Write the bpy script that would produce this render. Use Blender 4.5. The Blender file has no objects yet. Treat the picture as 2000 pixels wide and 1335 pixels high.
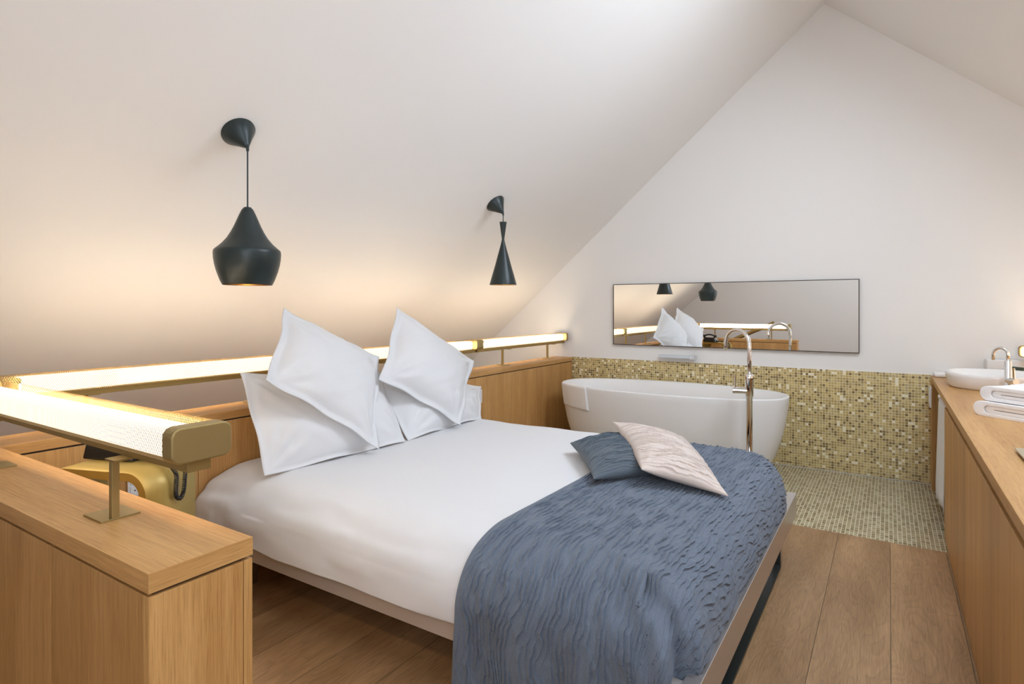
import bpy, math, random
import numpy as np
PI = math.pi
SC = bpy.context.scene
COL = SC.collection
random.seed(4)

# ------------------------------------------------------------------ helpers
def setp(o, label=None, cat=None, group=None, kind=None):
    if label: o['label'] = label
    if cat: o['category'] = cat
    if group: o['group'] = group
    if kind: o['kind'] = kind
    return o

def thing(name, loc, label, cat, group=None):
    o = bpy.data.objects.new(name, None)
    o.empty_display_size = 0.05
    o.location = loc
    COL.objects.link(o)
    return setp(o, label, cat, group)

def world_loc(o):
    p = np.array(o.location[:])
    while o.parent:
        o = o.parent
        p = p + np.array(o.location[:])
    return p

def build(name, geo, mat, parent=None, origin=None, smooth=False, bevel=0.0, subsurf=0, uv=None, seg=2):
    """geo in world coordinates; the mesh is stored relative to origin"""
    V, Fs = geo
    V = np.asarray(V, float)
    if origin is None:
        origin = (V.min(0) + V.max(0)) / 2
        origin[2] = V[:, 2].min()
    origin = np.asarray(origin, float)
    me = bpy.data.meshes.new(name)
    me.from_pydata((V - origin).tolist(), [], [tuple(int(i) for i in f) for f in Fs])
    me.update()
    if uv is not None:
        l = me.uv_layers.new(name='UVMap')
        idx = np.zeros(len(me.loops), int)
        me.loops.foreach_get('vertex_index', idx)
        l.data.foreach_set('uv', np.asarray(uv, float)[idx].ravel())
    if smooth:
        me.polygons.foreach_set('use_smooth', [True] * len(me.polygons))
    me.materials.append(mat)
    o = bpy.data.objects.new(name, me)
    COL.objects.link(o)
    if parent:
        o.parent = parent
        o.location = origin - world_loc(parent)
    else:
        o.location = origin
    if bevel:
        b = o.modifiers.new('bevel', 'BEVEL')
        b.width = bevel; b.segments = seg; b.limit_method = 'ANGLE'; b.angle_limit = math.radians(40)
    if subsurf:
        s = o.modifiers.new('sub', 'SUBSURF'); s.levels = subsurf; s.render_levels = subsurf
    return o

def join(*gs):
    V = []; Fs = []; n = 0
    for v, f in gs:
        v = np.asarray(v, float)
        V.append(v); Fs += [tuple(i + n for i in q) for q in f]; n += len(v)
    return np.vstack(V), Fs

def box(x0, x1, y0, y1, z0, z1):
    V = [(x0, y0, z0), (x1, y0, z0), (x1, y1, z0), (x0, y1, z0), (x0, y0, z1), (x1, y0, z1), (x1, y1, z1), (x0, y1, z1)]
    return np.array(V, float), [(3, 2, 1, 0), (4, 5, 6, 7), (0, 1, 5, 4), (1, 2, 6, 5), (2, 3, 7, 6), (3, 0, 4, 7)]

def rotz(geo, ang, about):
    V = np.asarray(geo[0], float) - np.array([about[0], about[1], 0])
    c, s = math.cos(ang), math.sin(ang)
    W = V.copy()
    W[:, 0] = c * V[:, 0] - s * V[:, 1]; W[:, 1] = s * V[:, 0] + c * V[:, 1]
    return W + np.array([about[0], about[1], 0]), geo[1]

def lathe(prof, c, n=48, close_top=False, close_bot=False):
    """prof: list of (r, z)"""
    V = []; Fs = []
    for r, z in prof:
        for k in range(n):
            a = 2 * PI * k / n
            V.append((c[0] + r * math.cos(a), c[1] + r * math.sin(a), z))
    m = len(prof)
    for i in range(m - 1):
        for k in range(n):
            k2 = (k + 1) % n
            Fs.append((i * n + k, i * n + k2, (i + 1) * n + k2, (i + 1) * n + k))
    if close_bot: Fs.append(tuple(range(n - 1, -1, -1)))
    if close_top: Fs.append(tuple((m - 1) * n + k for k in range(n)))
    return np.array(V), Fs

def tube(path, r, n=12, caps=True):
    P = np.asarray(path, float)
    m = len(P)
    rr = np.full(m, r) if np.isscalar(r) else np.asarray(r, float)
    T = np.gradient(P, axis=0); T /= np.linalg.norm(T, axis=1)[:, None]
    up = np.array([0, 0, 1.0]) if abs(T[0, 2]) < .9 else np.array([1.0, 0, 0])
    N = np.cross(T[0], up); N /= np.linalg.norm(N)
    V = []
    for i in range(m):
        N = N - T[i] * (N @ T[i]); N /= np.linalg.norm(N)
        B = np.cross(T[i], N)
        for k in range(n):
            a = 2 * PI * k / n
            V.append(P[i] + rr[i] * (math.cos(a) * N + math.sin(a) * B))
    Fs = []
    for i in range(m - 1):
        for k in range(n):
            k2 = (k + 1) % n
            Fs.append((i * n + k, i * n + k2, (i + 1) * n + k2, (i + 1) * n + k))
    if caps:
        Fs.append(tuple(range(n - 1, -1, -1))); Fs.append(tuple((m - 1) * n + k for k in range(n)))
    return np.array(V), Fs

def cyl(p0, p1, r, n=20):
    return tube([p0, p1], r, n)

def grid_faces(n, m, wrap=False):
    Fs = []
    for i in range(n - 1):
        for j in range(m - 1):
            a = i * m + j
            Fs.append((a, a + m, a + m + 1, a + 1))
    return Fs

def hash2(ix, iy, seed):
    h = (ix.astype(np.int64) * 374761393 + iy.astype(np.int64) * 668265263 + seed * 974634213) & 0x7fffffff
    h = ((h ^ (h >> 13)) * 1274126177) & 0x7fffffff
    h = h ^ (h >> 16)
    return (h & 0xffff) / 65535.0

def vnoise(x, y, seed=0):
    x0 = np.floor(x); y0 = np.floor(y)
    fx = x - x0; fy = y - y0
    fx = fx * fx * (3 - 2 * fx); fy = fy * fy * (3 - 2 * fy)
    a = hash2(x0, y0, seed); b = hash2(x0 + 1, y0, seed); c = hash2(x0, y0 + 1, seed); d = hash2(x0 + 1, y0 + 1, seed)
    return (a * (1 - fx) + b * fx) * (1 - fy) + (c * (1 - fx) + d * fx) * fy

def fbm(x, y, seed=0, o=3):
    s = 0; amp = .5
    for k in range(o):
        s = s + amp * vnoise(x * 2 ** k, y * 2 ** k, seed + k * 7); amp *= .5
    return s

def ruche(a, b, seed=0, lam=.022):
    """stitched pleats running along b: flat strips that overlap at sharp irregular tucks"""
    def layer(sd, l):
        ph = a / l + 2.6 * (vnoise(a / .22, b / .20, sd) - .5) + .9 * (vnoise(a / .05, b / .06, sd + 3) - .5) + .5 * (vnoise(a / .02, b / .02, sd + 4) - .5)
        i = np.floor(ph); p = ph - i
        w = np.clip(p / .93, 0, 1); fall = np.clip((1 - p) / .07, 0, 1)
        saw = np.minimum(w ** 1.4, fall)
        amp = np.clip(vnoise(i * 3.7 + 11, b / .060 + i * 1.37, sd + 5) * 2.1 - .45, 0, 1)
        return saw * (.12 + .88 * amp)
    return layer(seed, lam) * .95 + layer(seed + 31, lam * 2.1) * .25 + .10 * fbm(a / .012, b / .018, seed + 60)

# ------------------------------------------------------------------ materials
def nmat(name):
    m = bpy.data.materials.new(name); m.use_nodes = True
    nt = m.node_tree
    return m, nt, nt.nodes['Principled BSDF']

def N(nt, typ, **kw):
    n = nt.nodes.new(typ)
    for k, v in kw.items():
        if k.startswith('i_'):
            key = k[2:]
            n.inputs[int(key) if key.isdigit() else key.replace('_', ' ')].default_value = v
        else:
            setattr(n, k, v)
    return n

def simple(name, col, rough=.5, metal=0.0, spec=None, bump=0.0, bscale=200, coat=0):
    m, nt, b = nmat(name)
    b.inputs['Base Color'].default_value = (*col, 1)
    b.inputs['Roughness'].default_value = rough
    b.inputs['Metallic'].default_value = metal
    if spec is not None: b.inputs['Specular IOR Level'].default_value = spec
    if coat: b.inputs['Coat Weight'].default_value = coat
    if bump:
        tc = N(nt, 'ShaderNodeTexCoord'); no = N(nt, 'ShaderNodeTexNoise', i_Scale=bscale, i_Detail=3.0)
        bu = N(nt, 'ShaderNodeBump', i_Strength=bump, i_Distance=.002)
        nt.links.new(tc.outputs['Object'], no.inputs['Vector']); nt.links.new(no.outputs['Fac'], bu.inputs['Height'])
        nt.links.new(bu.outputs['Normal'], b.inputs['Normal'])
    return m

def math_n(nt, op, a, b=None, c=None):
    n = nt.nodes.new('ShaderNodeMath'); n.operation = op
    for i, v in enumerate((a, b, c)):
        if v is None: continue
        if isinstance(v, (int, float)): n.inputs[i].default_value = v
        else: nt.links.new(v, n.inputs[i])
    return n.outputs[0]

def ramp(nt, fac, stops, interp='LINEAR'):
    r = nt.nodes.new('ShaderNodeValToRGB'); r.color_ramp.interpolation = interp
    el = r.color_ramp.elements
    while len(el) < len(stops): el.new(.5)
    for e, (p, c) in zip(el, stops):
        e.position = p; e.color = (*c, 1)
    nt.links.new(fac, r.inputs['Fac'])
    return r.outputs['Color']

def mixc(nt, fac, a, b, mode='MIX'):
    n = nt.nodes.new('ShaderNodeMix'); n.data_type = 'RGBA'; n.blend_type = mode
    for i, v in ((0, fac), (6, a), (7, b)):
        if isinstance(v, (int, float)): n.inputs[i].default_value = v
        elif isinstance(v, tuple): n.inputs[i].default_value = (*v, 1)
        else: nt.links.new(v, n.inputs[i])
    return n.outputs[2]

def oak(name, axis, c0, c1, rough=.42, fine=1.0):
    """straight grained oak veneer, grain along axis (world aligned)"""
    m, nt, b = nmat(name)
    tc = N(nt, 'ShaderNodeTexCoord'); oi = N(nt, 'ShaderNodeObjectInfo')
    sh = nt.nodes.new('ShaderNodeVectorMath'); sh.operation = 'MULTIPLY_ADD'
    cmb = N(nt, 'ShaderNodeCombineXYZ')
    for i in range(3): nt.links.new(oi.outputs['Random'], cmb.inputs[i])
    nt.links.new(cmb.outputs[0], sh.inputs[0]); sh.inputs[1].default_value = (7, 9, 5)
    nt.links.new(tc.outputs['Object'], sh.inputs[2])
    def mapped(sc):
        s = {'x': (1, sc, sc), 'y': (sc, 1, sc), 'z': (sc, sc, 1)}[axis]
        mp = N(nt, 'ShaderNodeMapping'); mp.inputs['Scale'].default_value = s
        nt.links.new(sh.outputs[0], mp.inputs['Vector'])
        return mp.outputs[0]
    n1 = N(nt, 'ShaderNodeTexNoise', i_Scale=3.0, i_Detail=5.0, i_Roughness=.65, i_Distortion=.3); nt.links.new(mapped(45), n1.inputs['Vector'])
    n2 = N(nt, 'ShaderNodeTexNoise', i_Scale=1.2, i_Detail=2.0); nt.links.new(mapped(9), n2.inputs['Vector'])
    n3 = N(nt, 'ShaderNodeTexNoise', i_Scale=14.0, i_Detail=3.0); nt.links.new(mapped(40), n3.inputs['Vector'])
    f = math_n(nt, 'ADD', math_n(nt, 'MULTIPLY', n1.outputs['Fac'], .5), math_n(nt, 'MULTIPLY', n2.outputs['Fac'], .5))
    col = ramp(nt, f, [(.33, c0), (.66, c1)])
    pores = ramp(nt, n3.outputs['Fac'], [(.34, (.62, .56, .50)), (.50, (1, 1, 1))])
    col = mixc(nt, .55 * fine, col, pores, 'MULTIPLY')
    vary = math_n(nt, 'MULTIPLY_ADD', oi.outputs['Random'], .16, .92)
    hs = N(nt, 'ShaderNodeHueSaturation'); nt.links.new(col, hs.inputs['Color']); nt.links.new(vary, hs.inputs['Value'])
    nt.links.new(hs.outputs[0], b.inputs['Base Color'])
    b.inputs['Roughness'].default_value = rough
    b.inputs['Specular IOR Level'].default_value = .35
    bu = N(nt, 'ShaderNodeBump', i_Strength=.12, i_Distance=.001)
    nt.links.new(n3.outputs['Fac'], bu.inputs['Height']); nt.links.new(bu.outputs['Normal'], b.inputs['Normal'])
    return m

def floor_mat():
    m, nt, b = nmat('oak_planks')
    tc = N(nt, 'ShaderNodeNewGeometry'); sp = N(nt, 'ShaderNodeSeparateXYZ'); nt.links.new(tc.outputs['Position'], sp.inputs[0])
    x = math_n(nt, 'DIVIDE', math_n(nt, 'SUBTRACT', sp.outputs[0], .006), .24)
    ix = math_n(nt, 'FLOOR', x); fx = math_n(nt, 'FRACT', x)
    wn = N(nt, 'ShaderNodeTexWhiteNoise', noise_dimensions='1D'); nt.links.new(ix, wn.inputs['W'])
    off = math_n(nt, 'MULTIPLY', wn.outputs['Value'], 13.0)
    # local plank coordinates
    lx = math_n(nt, 'SUBTRACT', fx, .5)
    cmb = N(nt, 'ShaderNodeCombineXYZ')
    nt.links.new(math_n(nt, 'MULTIPLY', lx, .24), cmb.inputs[0]); nt.links.new(math_n(nt, 'ADD', sp.outputs[1], off), cmb.inputs[1]); nt.links.new(off, cmb.inputs[2])
    def mapped(s):
        mp = N(nt, 'ShaderNodeMapping'); mp.inputs['Scale'].default_value = s; nt.links.new(cmb.outputs[0], mp.inputs['Vector']); return mp.outputs[0]
    # cathedral figure : contour lines of a stretched noise field
    na = N(nt, 'ShaderNodeTexNoise', i_Scale=1.0, i_Detail=2.0, i_Roughness=.45, i_Distortion=.4); nt.links.new(mapped((9, 1.6, 1)), na.inputs['Vector'])
    ring = math_n(nt, 'FRACT', math_n(nt, 'MULTIPLY', na.outputs['Fac'], 17.0))
    ringm = math_n(nt, 'POWER', ring, 3.0)
    nb = N(nt, 'ShaderNodeTexNoise', i_Scale=1.0, i_Detail=4.0, i_Roughness=.7); nt.links.new(mapped((260, 9, 1)), nb.inputs['Vector'])
    nc = N(nt, 'ShaderNodeTexNoise', i_Scale=1.0, i_Detail=3.0); nt.links.new(mapped((7, 1.3, 1)), nc.inputs['Vector'])
    base = ramp(nt, nc.outputs['Fac'], [(.3, (.305, .172, .076)), (.7, (.465, .282, .140))])
    col = mixc(nt, math_n(nt, 'MULTIPLY', ringm, .26), base, (.12, .070, .038))
    col = mixc(nt, .55, col, ramp(nt, nb.outputs['Fac'], [(.35, (.60, .56, .52)), (.58, (1.08, 1.08, 1.08))]), 'MULTIPLY')
    val = math_n(nt, 'MULTIPLY_ADD', wn.outputs['Value'], .22, .92)
    hs = N(nt, 'ShaderNodeHueSaturation'); nt.links.new(col, hs.inputs['Color']); nt.links.new(val, hs.inputs['Value'])
    d = math_n(nt, 'MULTIPLY', math_n(nt, 'SUBTRACT', .5, math_n(nt, 'ABSOLUTE', lx)), .24)
    seam = math_n(nt, 'LESS_THAN', d, .0013)
    col = mixc(nt, math_n(nt, 'MULTIPLY', seam, .8), hs.outputs[0], (.05, .03, .015))
    nt.links.new(col, b.inputs['Base Color'])
    b.inputs['Roughness'].default_value = .5; b.inputs['Specular IOR Level'].default_value = .35
    h = math_n(nt, 'SUBTRACT', math_n(nt, 'MULTIPLY', nb.outputs['Fac'], .3), seam)
    bu = N(nt, 'ShaderNodeBump', i_Strength=.25, i_Distance=.001)
    nt.links.new(h, bu.inputs['Height']); nt.links.new(bu.outputs['Normal'], b.inputs['Normal'])
    return m

def mosaic(name, ua, va, pu, pv, stagger, stops, grout, gw):
    """glass mosaic; ua/va: world axis index of the columns / rows"""
    m, nt, b = nmat(name)
    g = N(nt, 'ShaderNodeNewGeometry'); sp = N(nt, 'ShaderNodeSeparateXYZ'); nt.links.new(g.outputs['Position'], sp.inputs[0])
    u = math_n(nt, 'DIVIDE', sp.outputs[ua], pu); iu = math_n(nt, 'FLOOR', u); fu = math_n(nt, 'FRACT', u)
    v = math_n(nt, 'DIVIDE', sp.outputs[va], pv)
    if stagger:
        wo = N(nt, 'ShaderNodeTexWhiteNoise', noise_dimensions='1D'); nt.links.new(iu, wo.inputs['W'])
        v = math_n(nt, 'ADD', v, wo.outputs['Value'])
    iv = math_n(nt, 'FLOOR', v); fv = math_n(nt, 'FRACT', v)
    cmb = N(nt, 'ShaderNodeCombineXYZ'); nt.links.new(iu, cmb.inputs[0]); nt.links.new(iv, cmb.inputs[1])
    wn = N(nt, 'ShaderNodeTexWhiteNoise', noise_dimensions='3D'); nt.links.new(cmb.outputs[0], wn.inputs['Vector'])
    col = ramp(nt, wn.outputs['Value'], stops, 'CONSTANT')
    def edge(f, p):
        return math_n(nt, 'MULTIPLY', math_n(nt, 'SUBTRACT', .5, math_n(nt, 'ABSOLUTE', math_n(nt, 'SUBTRACT', f, .5))), p)
    d = math_n(nt, 'MINIMUM', edge(fu, pu), edge(fv, pv))
    gr = math_n(nt, 'LESS_THAN', d, gw)
    nt.links.new(mixc(nt, gr, col, grout), b.inputs['Base Color'])
    nt.links.new(math_n(nt, 'MULTIPLY_ADD', gr, .45, .22), b.inputs['Roughness'])
    hgt = math_n(nt, 'MINIMUM', math_n(nt, 'DIVIDE', d, gw * 2), 1.0)
    bu = N(nt, 'ShaderNodeBump', i_Strength=.35, i_Distance=.001); nt.links.new(hgt, bu.inputs['Height']); nt.links.new(bu.outputs['Normal'], b.inputs['Normal'])
    return m

def expanded_mesh():
    """brass expanded-metal sleeve: diamond openings cut by transparency, uv in metres"""
    m, nt, b = nmat('expanded_brass_mesh')
    b.inputs['Base Color'].default_value = (.27, .175, .05, 1); b.inputs['Metallic'].default_value = .85; b.inputs['Roughness'].default_value = .45
    uvn = N(nt, 'ShaderNodeUVMap'); sp = N(nt, 'ShaderNodeSeparateXYZ'); nt.links.new(uvn.outputs[0], sp.inputs[0])
    u = math_n(nt, 'DIVIDE', sp.outputs[0], .0072); v = math_n(nt, 'DIVIDE', sp.outputs[1], .0118)
    def strand(e):
        f = math_n(nt, 'FRACT', e)
        return math_n(nt, 'ABSOLUTE', math_n(nt, 'SUBTRACT', f, .5))
    s = math_n(nt, 'MAXIMUM', strand(math_n(nt, 'ADD', u, v)), strand(math_n(nt, 'SUBTRACT', u, v)))
    solid = math_n(nt, 'GREATER_THAN', s, .385)
    tr = N(nt, 'ShaderNodeBsdfTransparent'); mx = N(nt, 'ShaderNodeMixShader')
    out = nt.nodes['Material Output']
    nt.links.new(solid, mx.inputs[0]); nt.links.new(tr.outputs[0], mx.inputs[1]); nt.links.new(b.outputs[0], mx.inputs[2])
    nt.links.new(mx.outputs[0], out.inputs['Surface'])
    return m

def emis(name, col, s):
    m, nt, b = nmat(name)
    b.inputs['Base Color'].default_value = (.9, .9, .9, 1)
    b.inputs['Emission Color'].default_value = (*col, 1); b.inputs['Emission Strength'].default_value = s
    return m

def pane_mat():
    m, nt, b = nmat('roof_window_glass')
    tr = N(nt, 'ShaderNodeBsdfTransparent'); tr.inputs[0].default_value = (.95, .97, 1, 1)
    gl = N(nt, 'ShaderNodeBsdfGlossy'); gl.inputs['Roughness'].default_value = .02
    mx = N(nt, 'ShaderNodeMixShader'); mx.inputs[0].default_value = .06
    nt.links.new(tr.outputs[0], mx.inputs[1]); nt.links.new(gl.outputs[0], mx.inputs[2]); nt.links.new(mx.outputs[0], nt.nodes['Material Output'].inputs['Surface'])
    return m

def fabric(name, col, rough=.9, sheen=.2, bump=.25, bscale=900, col2=None):
    m, nt, b = nmat(name)
    tc = N(nt, 'ShaderNodeTexCoord'); no = N(nt, 'ShaderNodeTexNoise', i_Scale=bscale, i_Detail=2.0)
    nt.links.new(tc.outputs['Object'], no.inputs['Vector'])
    if col2:
        n2 = N(nt, 'ShaderNodeTexNoise', i_Scale=350.0, i_Detail=4.0, i_Roughness=.7); nt.links.new(tc.outputs['Object'], n2.inputs['Vector'])
        nt.links.new(ramp(nt, n2.outputs['Fac'], [(.35, col), (.65, col2)]), b.inputs['Base Color'])
    else:
        b.inputs['Base Color'].default_value = (*col, 1)
    b.inputs['Roughness'].default_value = rough
    b.inputs['Specular IOR Level'].default_value = .15
    b.inputs['Sheen Weight'].default_value = sheen
    bu = N(nt, 'ShaderNodeBump', i_Strength=bump, i_Distance=.0008)
    nt.links.new(no.outputs['Fac'], bu.inputs['Height']); nt.links.new(bu.outputs['Normal'], b.inputs['Normal'])
    return m

OA0, OA1 = (.45, .22, .066), (.665, .378, .140)
M = dict(
    plaster=simple('white_plaster', (.845, .822, .794), .9, spec=.1, bump=.05, bscale=60),
    oak_x=oak('oak_grain_x', 'x', OA0, OA1), oak_y=oak('oak_grain_y', 'y', OA0, OA1), oak_z=oak('oak_grain_z', 'z', OA0, OA1),
    gap_shade=simple('cabinet_shadow_gap', (.03, .02, .012), .8),  # near-black core colour stands in for the shade in the cabinet gaps
    floor=floor_mat(),
    tile=mosaic('gold_glass_mosaic', 0, 2, .0195, .0195, False,
                [(0, (.54, .395, .145)), (.22, (.45, .32, .11)), (.42, (.63, .48, .195)), (.58, (.22, .142, .044)), (.70, (.35, .242, .085)), (.80, (.50, .385, .18)), (.93, (.86, .78, .58))],
                (.78, .70, .47), .0013),
    ftile=mosaic('olive_floor_mosaic', 0, 1, .0205, .036, True,
                 [(0, (.34, .275, .15)), (.25, (.28, .22, .11)), (.5, (.40, .33, .19)), (.72, (.22, .165, .08)), (.86, (.46, .40, .25))],
                 (.72, .66, .50), .0015),
    brass=simple('champagne_brass', (.40, .30, .125), .42, .75),
    brass_dark=simple('brass_channel', (.36, .25, .09), .45, .8),
    mesh=expanded_mesh(),
    lamp=emis('fluorescent_tube', (1, .81, .58), 22),
    opal=emis('lit_opal_diffuser', (1, .87, .68), 1.1),
    bulb=emis('pendant_bulb', (1, .75, .45), 4),
    black=simple('black_lacquer', (.012, .022, .022), .38, 0, spec=.5, bump=.04, bscale=300),
    gold_in=simple('beaten_brass_inside', (.65, .42, .12), .3, 1.0),
    chrome=simple('polished_chrome', (.82, .80, .78), .06, 1.0),
    steel=simple('polished_steel_leg', (.55, .53, .52), .12, 1.0),
    frame=simple('white_bed_frame', (.56, .51, .47), .28, .45),
    railmetal=simple('satin_metal_foot_rail', (.58, .535, .515), .26, .78),
    mirror=simple('mirror_glass', (.93, .94, .93), .0, 1.0),
    mframe=simple('dark_mirror_frame', (.08, .06, .045), .4, .5),
    tub=simple('white_stone_tub', (.82, .80, .78), .45, spec=.4),
    ceramic=simple('white_ceramic', (.86, .85, .84), .15, coat=.3),
    linen=fabric('white_cotton', (.71, .705, .71), .85, .1, .12, 700),
    terry=fabric('white_terry', (.85, .83, .82), .95, .3, .6, 600),
    throw=fabric('slate_blue_crinkled_cotton', (.118, .142, .182), .9, .15, .35, 500, (.160, .188, .232)),
    slate=fabric('slate_cushion_cotton', (.085, .105, .125), .9, .15, .35, 500, (.12, .145, .17)),
    blush=fabric('blush_cushion_cotton', (.62, .52, .46), .9, .15, .35, 500, (.70, .60, .54)),
    mattress=fabric('mattress_ticking', (.75, .74, .72), .9),
    goldply=simple('gold_lacquered_plywood', (.42, .29, .075), .4, .25),
    goldedge=simple('gold_plywood_edge', (.33, .19, .035), .5, .15),
    phone=simple('black_bakelite', (.012, .012, .013), .25),
    white=simple('white_plastic', (.8, .8, .8), .35),
    dark=simple('dark_hole', (.01, .01, .01), .7),
    green=simple('dark_green_plastic', (.008, .035, .015), .35),
    tray=simple('champagne_tray', (.50, .43, .30), .35, .5),
    grout=simple('white_grout_bead', (.62, .60, .55), .6),
    pane=pane_mat(),
    winframe=simple('white_window_frame', (.8, .8, .8), .4),
    glass_shelf=simple('frosted_shelf', (.70, .73, .76), .12, .35),
)

# ------------------------------------------------------------------ camera
CAMH = 1.25
cam = bpy.data.cameras.new('camera'); co = bpy.data.objects.new('camera', cam); COL.objects.link(co)
co.location = (0, 0, CAMH); co.rotation_euler = (PI / 2, 0, math.radians(32.78))
cam.sensor_width = 36; cam.lens = 1143 / 2000 * 36; cam.shift_y = -67.5 / 2000; cam.clip_start = .02
SC.camera = co

# ------------------------------------------------------------------ setting
GY = 5.08            # far gable wall
FY = -0.60           # near gable wall
XL, XR = -4.25, .98  # eaves walls
APX, APZ = -.417, 3.582
SL = .862; SR = .872
zl = lambda x: APZ + SL * (x - APX)
zr = lambda x: APZ - SR * (x - APX)
def struct(name, geo, mat, label=None, **k):
    o = build(name, geo, mat, **k); o['kind'] = 'structure'
    if label: o['label'] = label
    return o
TB = 3.71            # boundary between planks and mosaic
struct('floor', box(XL - .1, XR + .1, FY - .1, TB, -.08, 0), M['floor'], 'wide oak plank floor running under the bed')
struct('floor_mosaic', box(XL - .1, XR + .1, TB, GY + .1, -.08, 0), M['ftile'], 'olive mosaic floor around the bathtub')
struct('trim_1', box(-2.57, .25, GY - .006, GY, 0, .007), M['grout'], 'pale bead where the mosaic floor meets the mosaic wall')
prof = [(XL, -.05), (XR, -.05), (XR, zr(XR)), (APX, APZ), (XL, zl(XL))]
def gable(y0, y1):
    V = [(x, y0, z) for x, z in prof] + [(x, y1, z) for x, z in prof]
    n = 5
    return np.array(V), [tuple(range(n)), tuple(range(2 * n - 1, n - 1, -1))] + [(i, (i + 1) % n + 0, (i + 1) % n + n, i + n) for i in range(n)]
struct('wall_back', gable(GY, GY + .12), M['plaster'], 'white gable wall behind the bathtub')
FX0, FX1, FZ0, FZ1 = .04, .88, .86, 2.14  # opening for a window added behind the camera to give frontal fill
def prism(pts, y0, y1):
    n = len(pts)
    V = [(x, y0, z) for x, z in pts] + [(x, y1, z) for x, z in pts]
    return np.array(V), [tuple(range(n)), tuple(range(2 * n - 1, n - 1, -1))] + [(i, (i + 1) % n, (i + 1) % n + n, i + n) for i in range(n)]
struct('wall_front', join(*[prism(p, FY - .12, FY) for p in (
    [(XL, -.05), (FX0, -.05), (FX0, zr(FX0)), (APX, APZ), (XL, zl(XL))],
    [(FX0, -.05), (FX1, -.05), (FX1, FZ0), (FX0, FZ0)],
    [(FX0, FZ1), (FX1, FZ1), (FX1, zr(FX1)), (FX0, zr(FX0))],
    [(FX1, -.05), (XR, -.05), (XR, zr(XR)), (FX1, zr(FX1))])]), M['plaster'], 'white gable wall opposite the mirror')
w3 = struct('window_3', join(box(FX0, FX0 + .05, FY - .10, FY - .02, FZ0, FZ1), box(FX1 - .05, FX1, FY - .10, FY - .02, FZ0, FZ1), box(FX0 + .05, FX1 - .05, FY - .10, FY - .02, FZ0, FZ0 + .05), box(FX0 + .05, FX1 - .05, FY - .10, FY - .02, FZ1 - .05, FZ1)), M['winframe'], 'added white framed window for fill light, unseen, in the gable wall opposite the mirror')
build('pane', box(FX0 + .05, FX1 - .05, FY - .07, FY - .062, FZ0 + .05, FZ1 - .05), M['pane'], w3)
L = bpy.data.lights.new('daylight_and_fill', 'AREA'); L.shape = 'RECTANGLE'; L.size = FX1 - FX0 - .1; L.size_y = FZ1 - FZ0 - .1; L.energy = 19; L.color = (.92, .96, 1.0)  # added fill lamp shining in through the added window
lo = bpy.data.objects.new('daylight_and_fill', L); COL.objects.link(lo); lo.location = ((FX0 + FX1) / 2, FY - .16, (FZ0 + FZ1) / 2); lo.rotation_euler = (PI / 2, 0, 0)
struct('wall_left', box(XL - .12, XL, FY - .1, GY + .1, -.05, zl(XL) + .1), M['plaster'])
struct('wall_right', box(XR, XR + .12, FY - .1, GY + .1, -.05, zr(XR) + .1), M['plaster'])
def slope_quad(x0, x1, y0, y1, zf, th=.12):
    V = [(x0, y0, zf(x0)), (x1, y0, zf(x1)), (x1, y1, zf(x1)), (x0, y1, zf(x0))]
    V += [(a, b, c + th) for a, b, c in V]
    return np.array(V), [(0, 1, 2, 3), (7, 6, 5, 4), (0, 4, 5, 1), (1, 5, 6, 2), (2, 6, 7, 3), (3, 7, 4, 0)]
struct('ceiling_left', slope_quad(XL - .1, APX, FY - .1, GY + .1, zl), M['plaster'], 'white sloping ceiling behind the bed')
WX0, WX1 = -.02, .84
WINS = [(-.20, 1.00), (2.15, 3.50)]  # near opening is added for fill; the far one is the main skylight
pieces = []
ys = [FY - .1] + [v for w in WINS for v in w] + [GY + .1]
pieces.append(slope_quad(APX, WX0, FY - .1, GY + .1, zr)); pieces.append(slope_quad(WX1, XR + .1, FY - .1, GY + .1, zr))
for i in range(0, len(ys), 2): pieces.append(slope_quad(WX0, WX1, ys[i], ys[i + 1], zr))
struct('ceiling_right', join(*pieces), M['plaster'], 'white sloping ceiling above the washstand')
for k, (y0, y1) in enumerate(WINS):
    fr = []
    t = .05
    def bar(xa, xb, ya, yb):
        V = [(xa, ya, zr(xa) - .004), (xb, ya, zr(xb) - .004), (xb, yb, zr(xb) - .004), (xa, yb, zr(xa) - .004)]
        V += [(a, b, c + .15) for a, b, c in V]
        return np.array(V), [(0, 1, 2, 3), (7, 6, 5, 4), (0, 4, 5, 1), (1, 5, 6, 2), (2, 6, 7, 3), (3, 7, 4, 0)]
    fr = join(bar(WX0, WX0 + t, y0, y1), bar(WX1 - t, WX1, y0, y1), bar(WX0 + t, WX1 - t, y0, y0 + t), bar(WX0 + t, WX1 - t, y1 - t, y1))
    w = struct('window_%d' % (k + 1), fr, M['winframe'], 'white framed roof window in the sloping ceiling, the near one of the pair added for fill')
    pg = slope_quad(WX0 + t, WX1 - t, y0 + t, y1 - t, lambda x: zr(x) + .07, .008)
    build('pane', pg, M['pane'], w)
    L = bpy.data.lights.new('daylight_and_fill', 'AREA'); L.shape = 'RECTANGLE'; L.size = (WX1 - WX0 - 2 * t) * 1.3; L.size_y = y1 - y0 - 2 * t
    L.energy = 36 if k else 9; L.color = (.85, .93, 1.0)  # the weaker lamp, at the near opening, is added fill
    lo = bpy.data.objects.new('daylight_and_fill', L); COL.objects.link(lo)
    xm = (WX0 + WX1) / 2
    lo.location = (xm + .12 * .66, (y0 + y1) / 2, zr(xm) + .17)
    lo.rotation_euler = (0, math.atan(SR), 0)   # faces down through the opening, square to the slope
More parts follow.
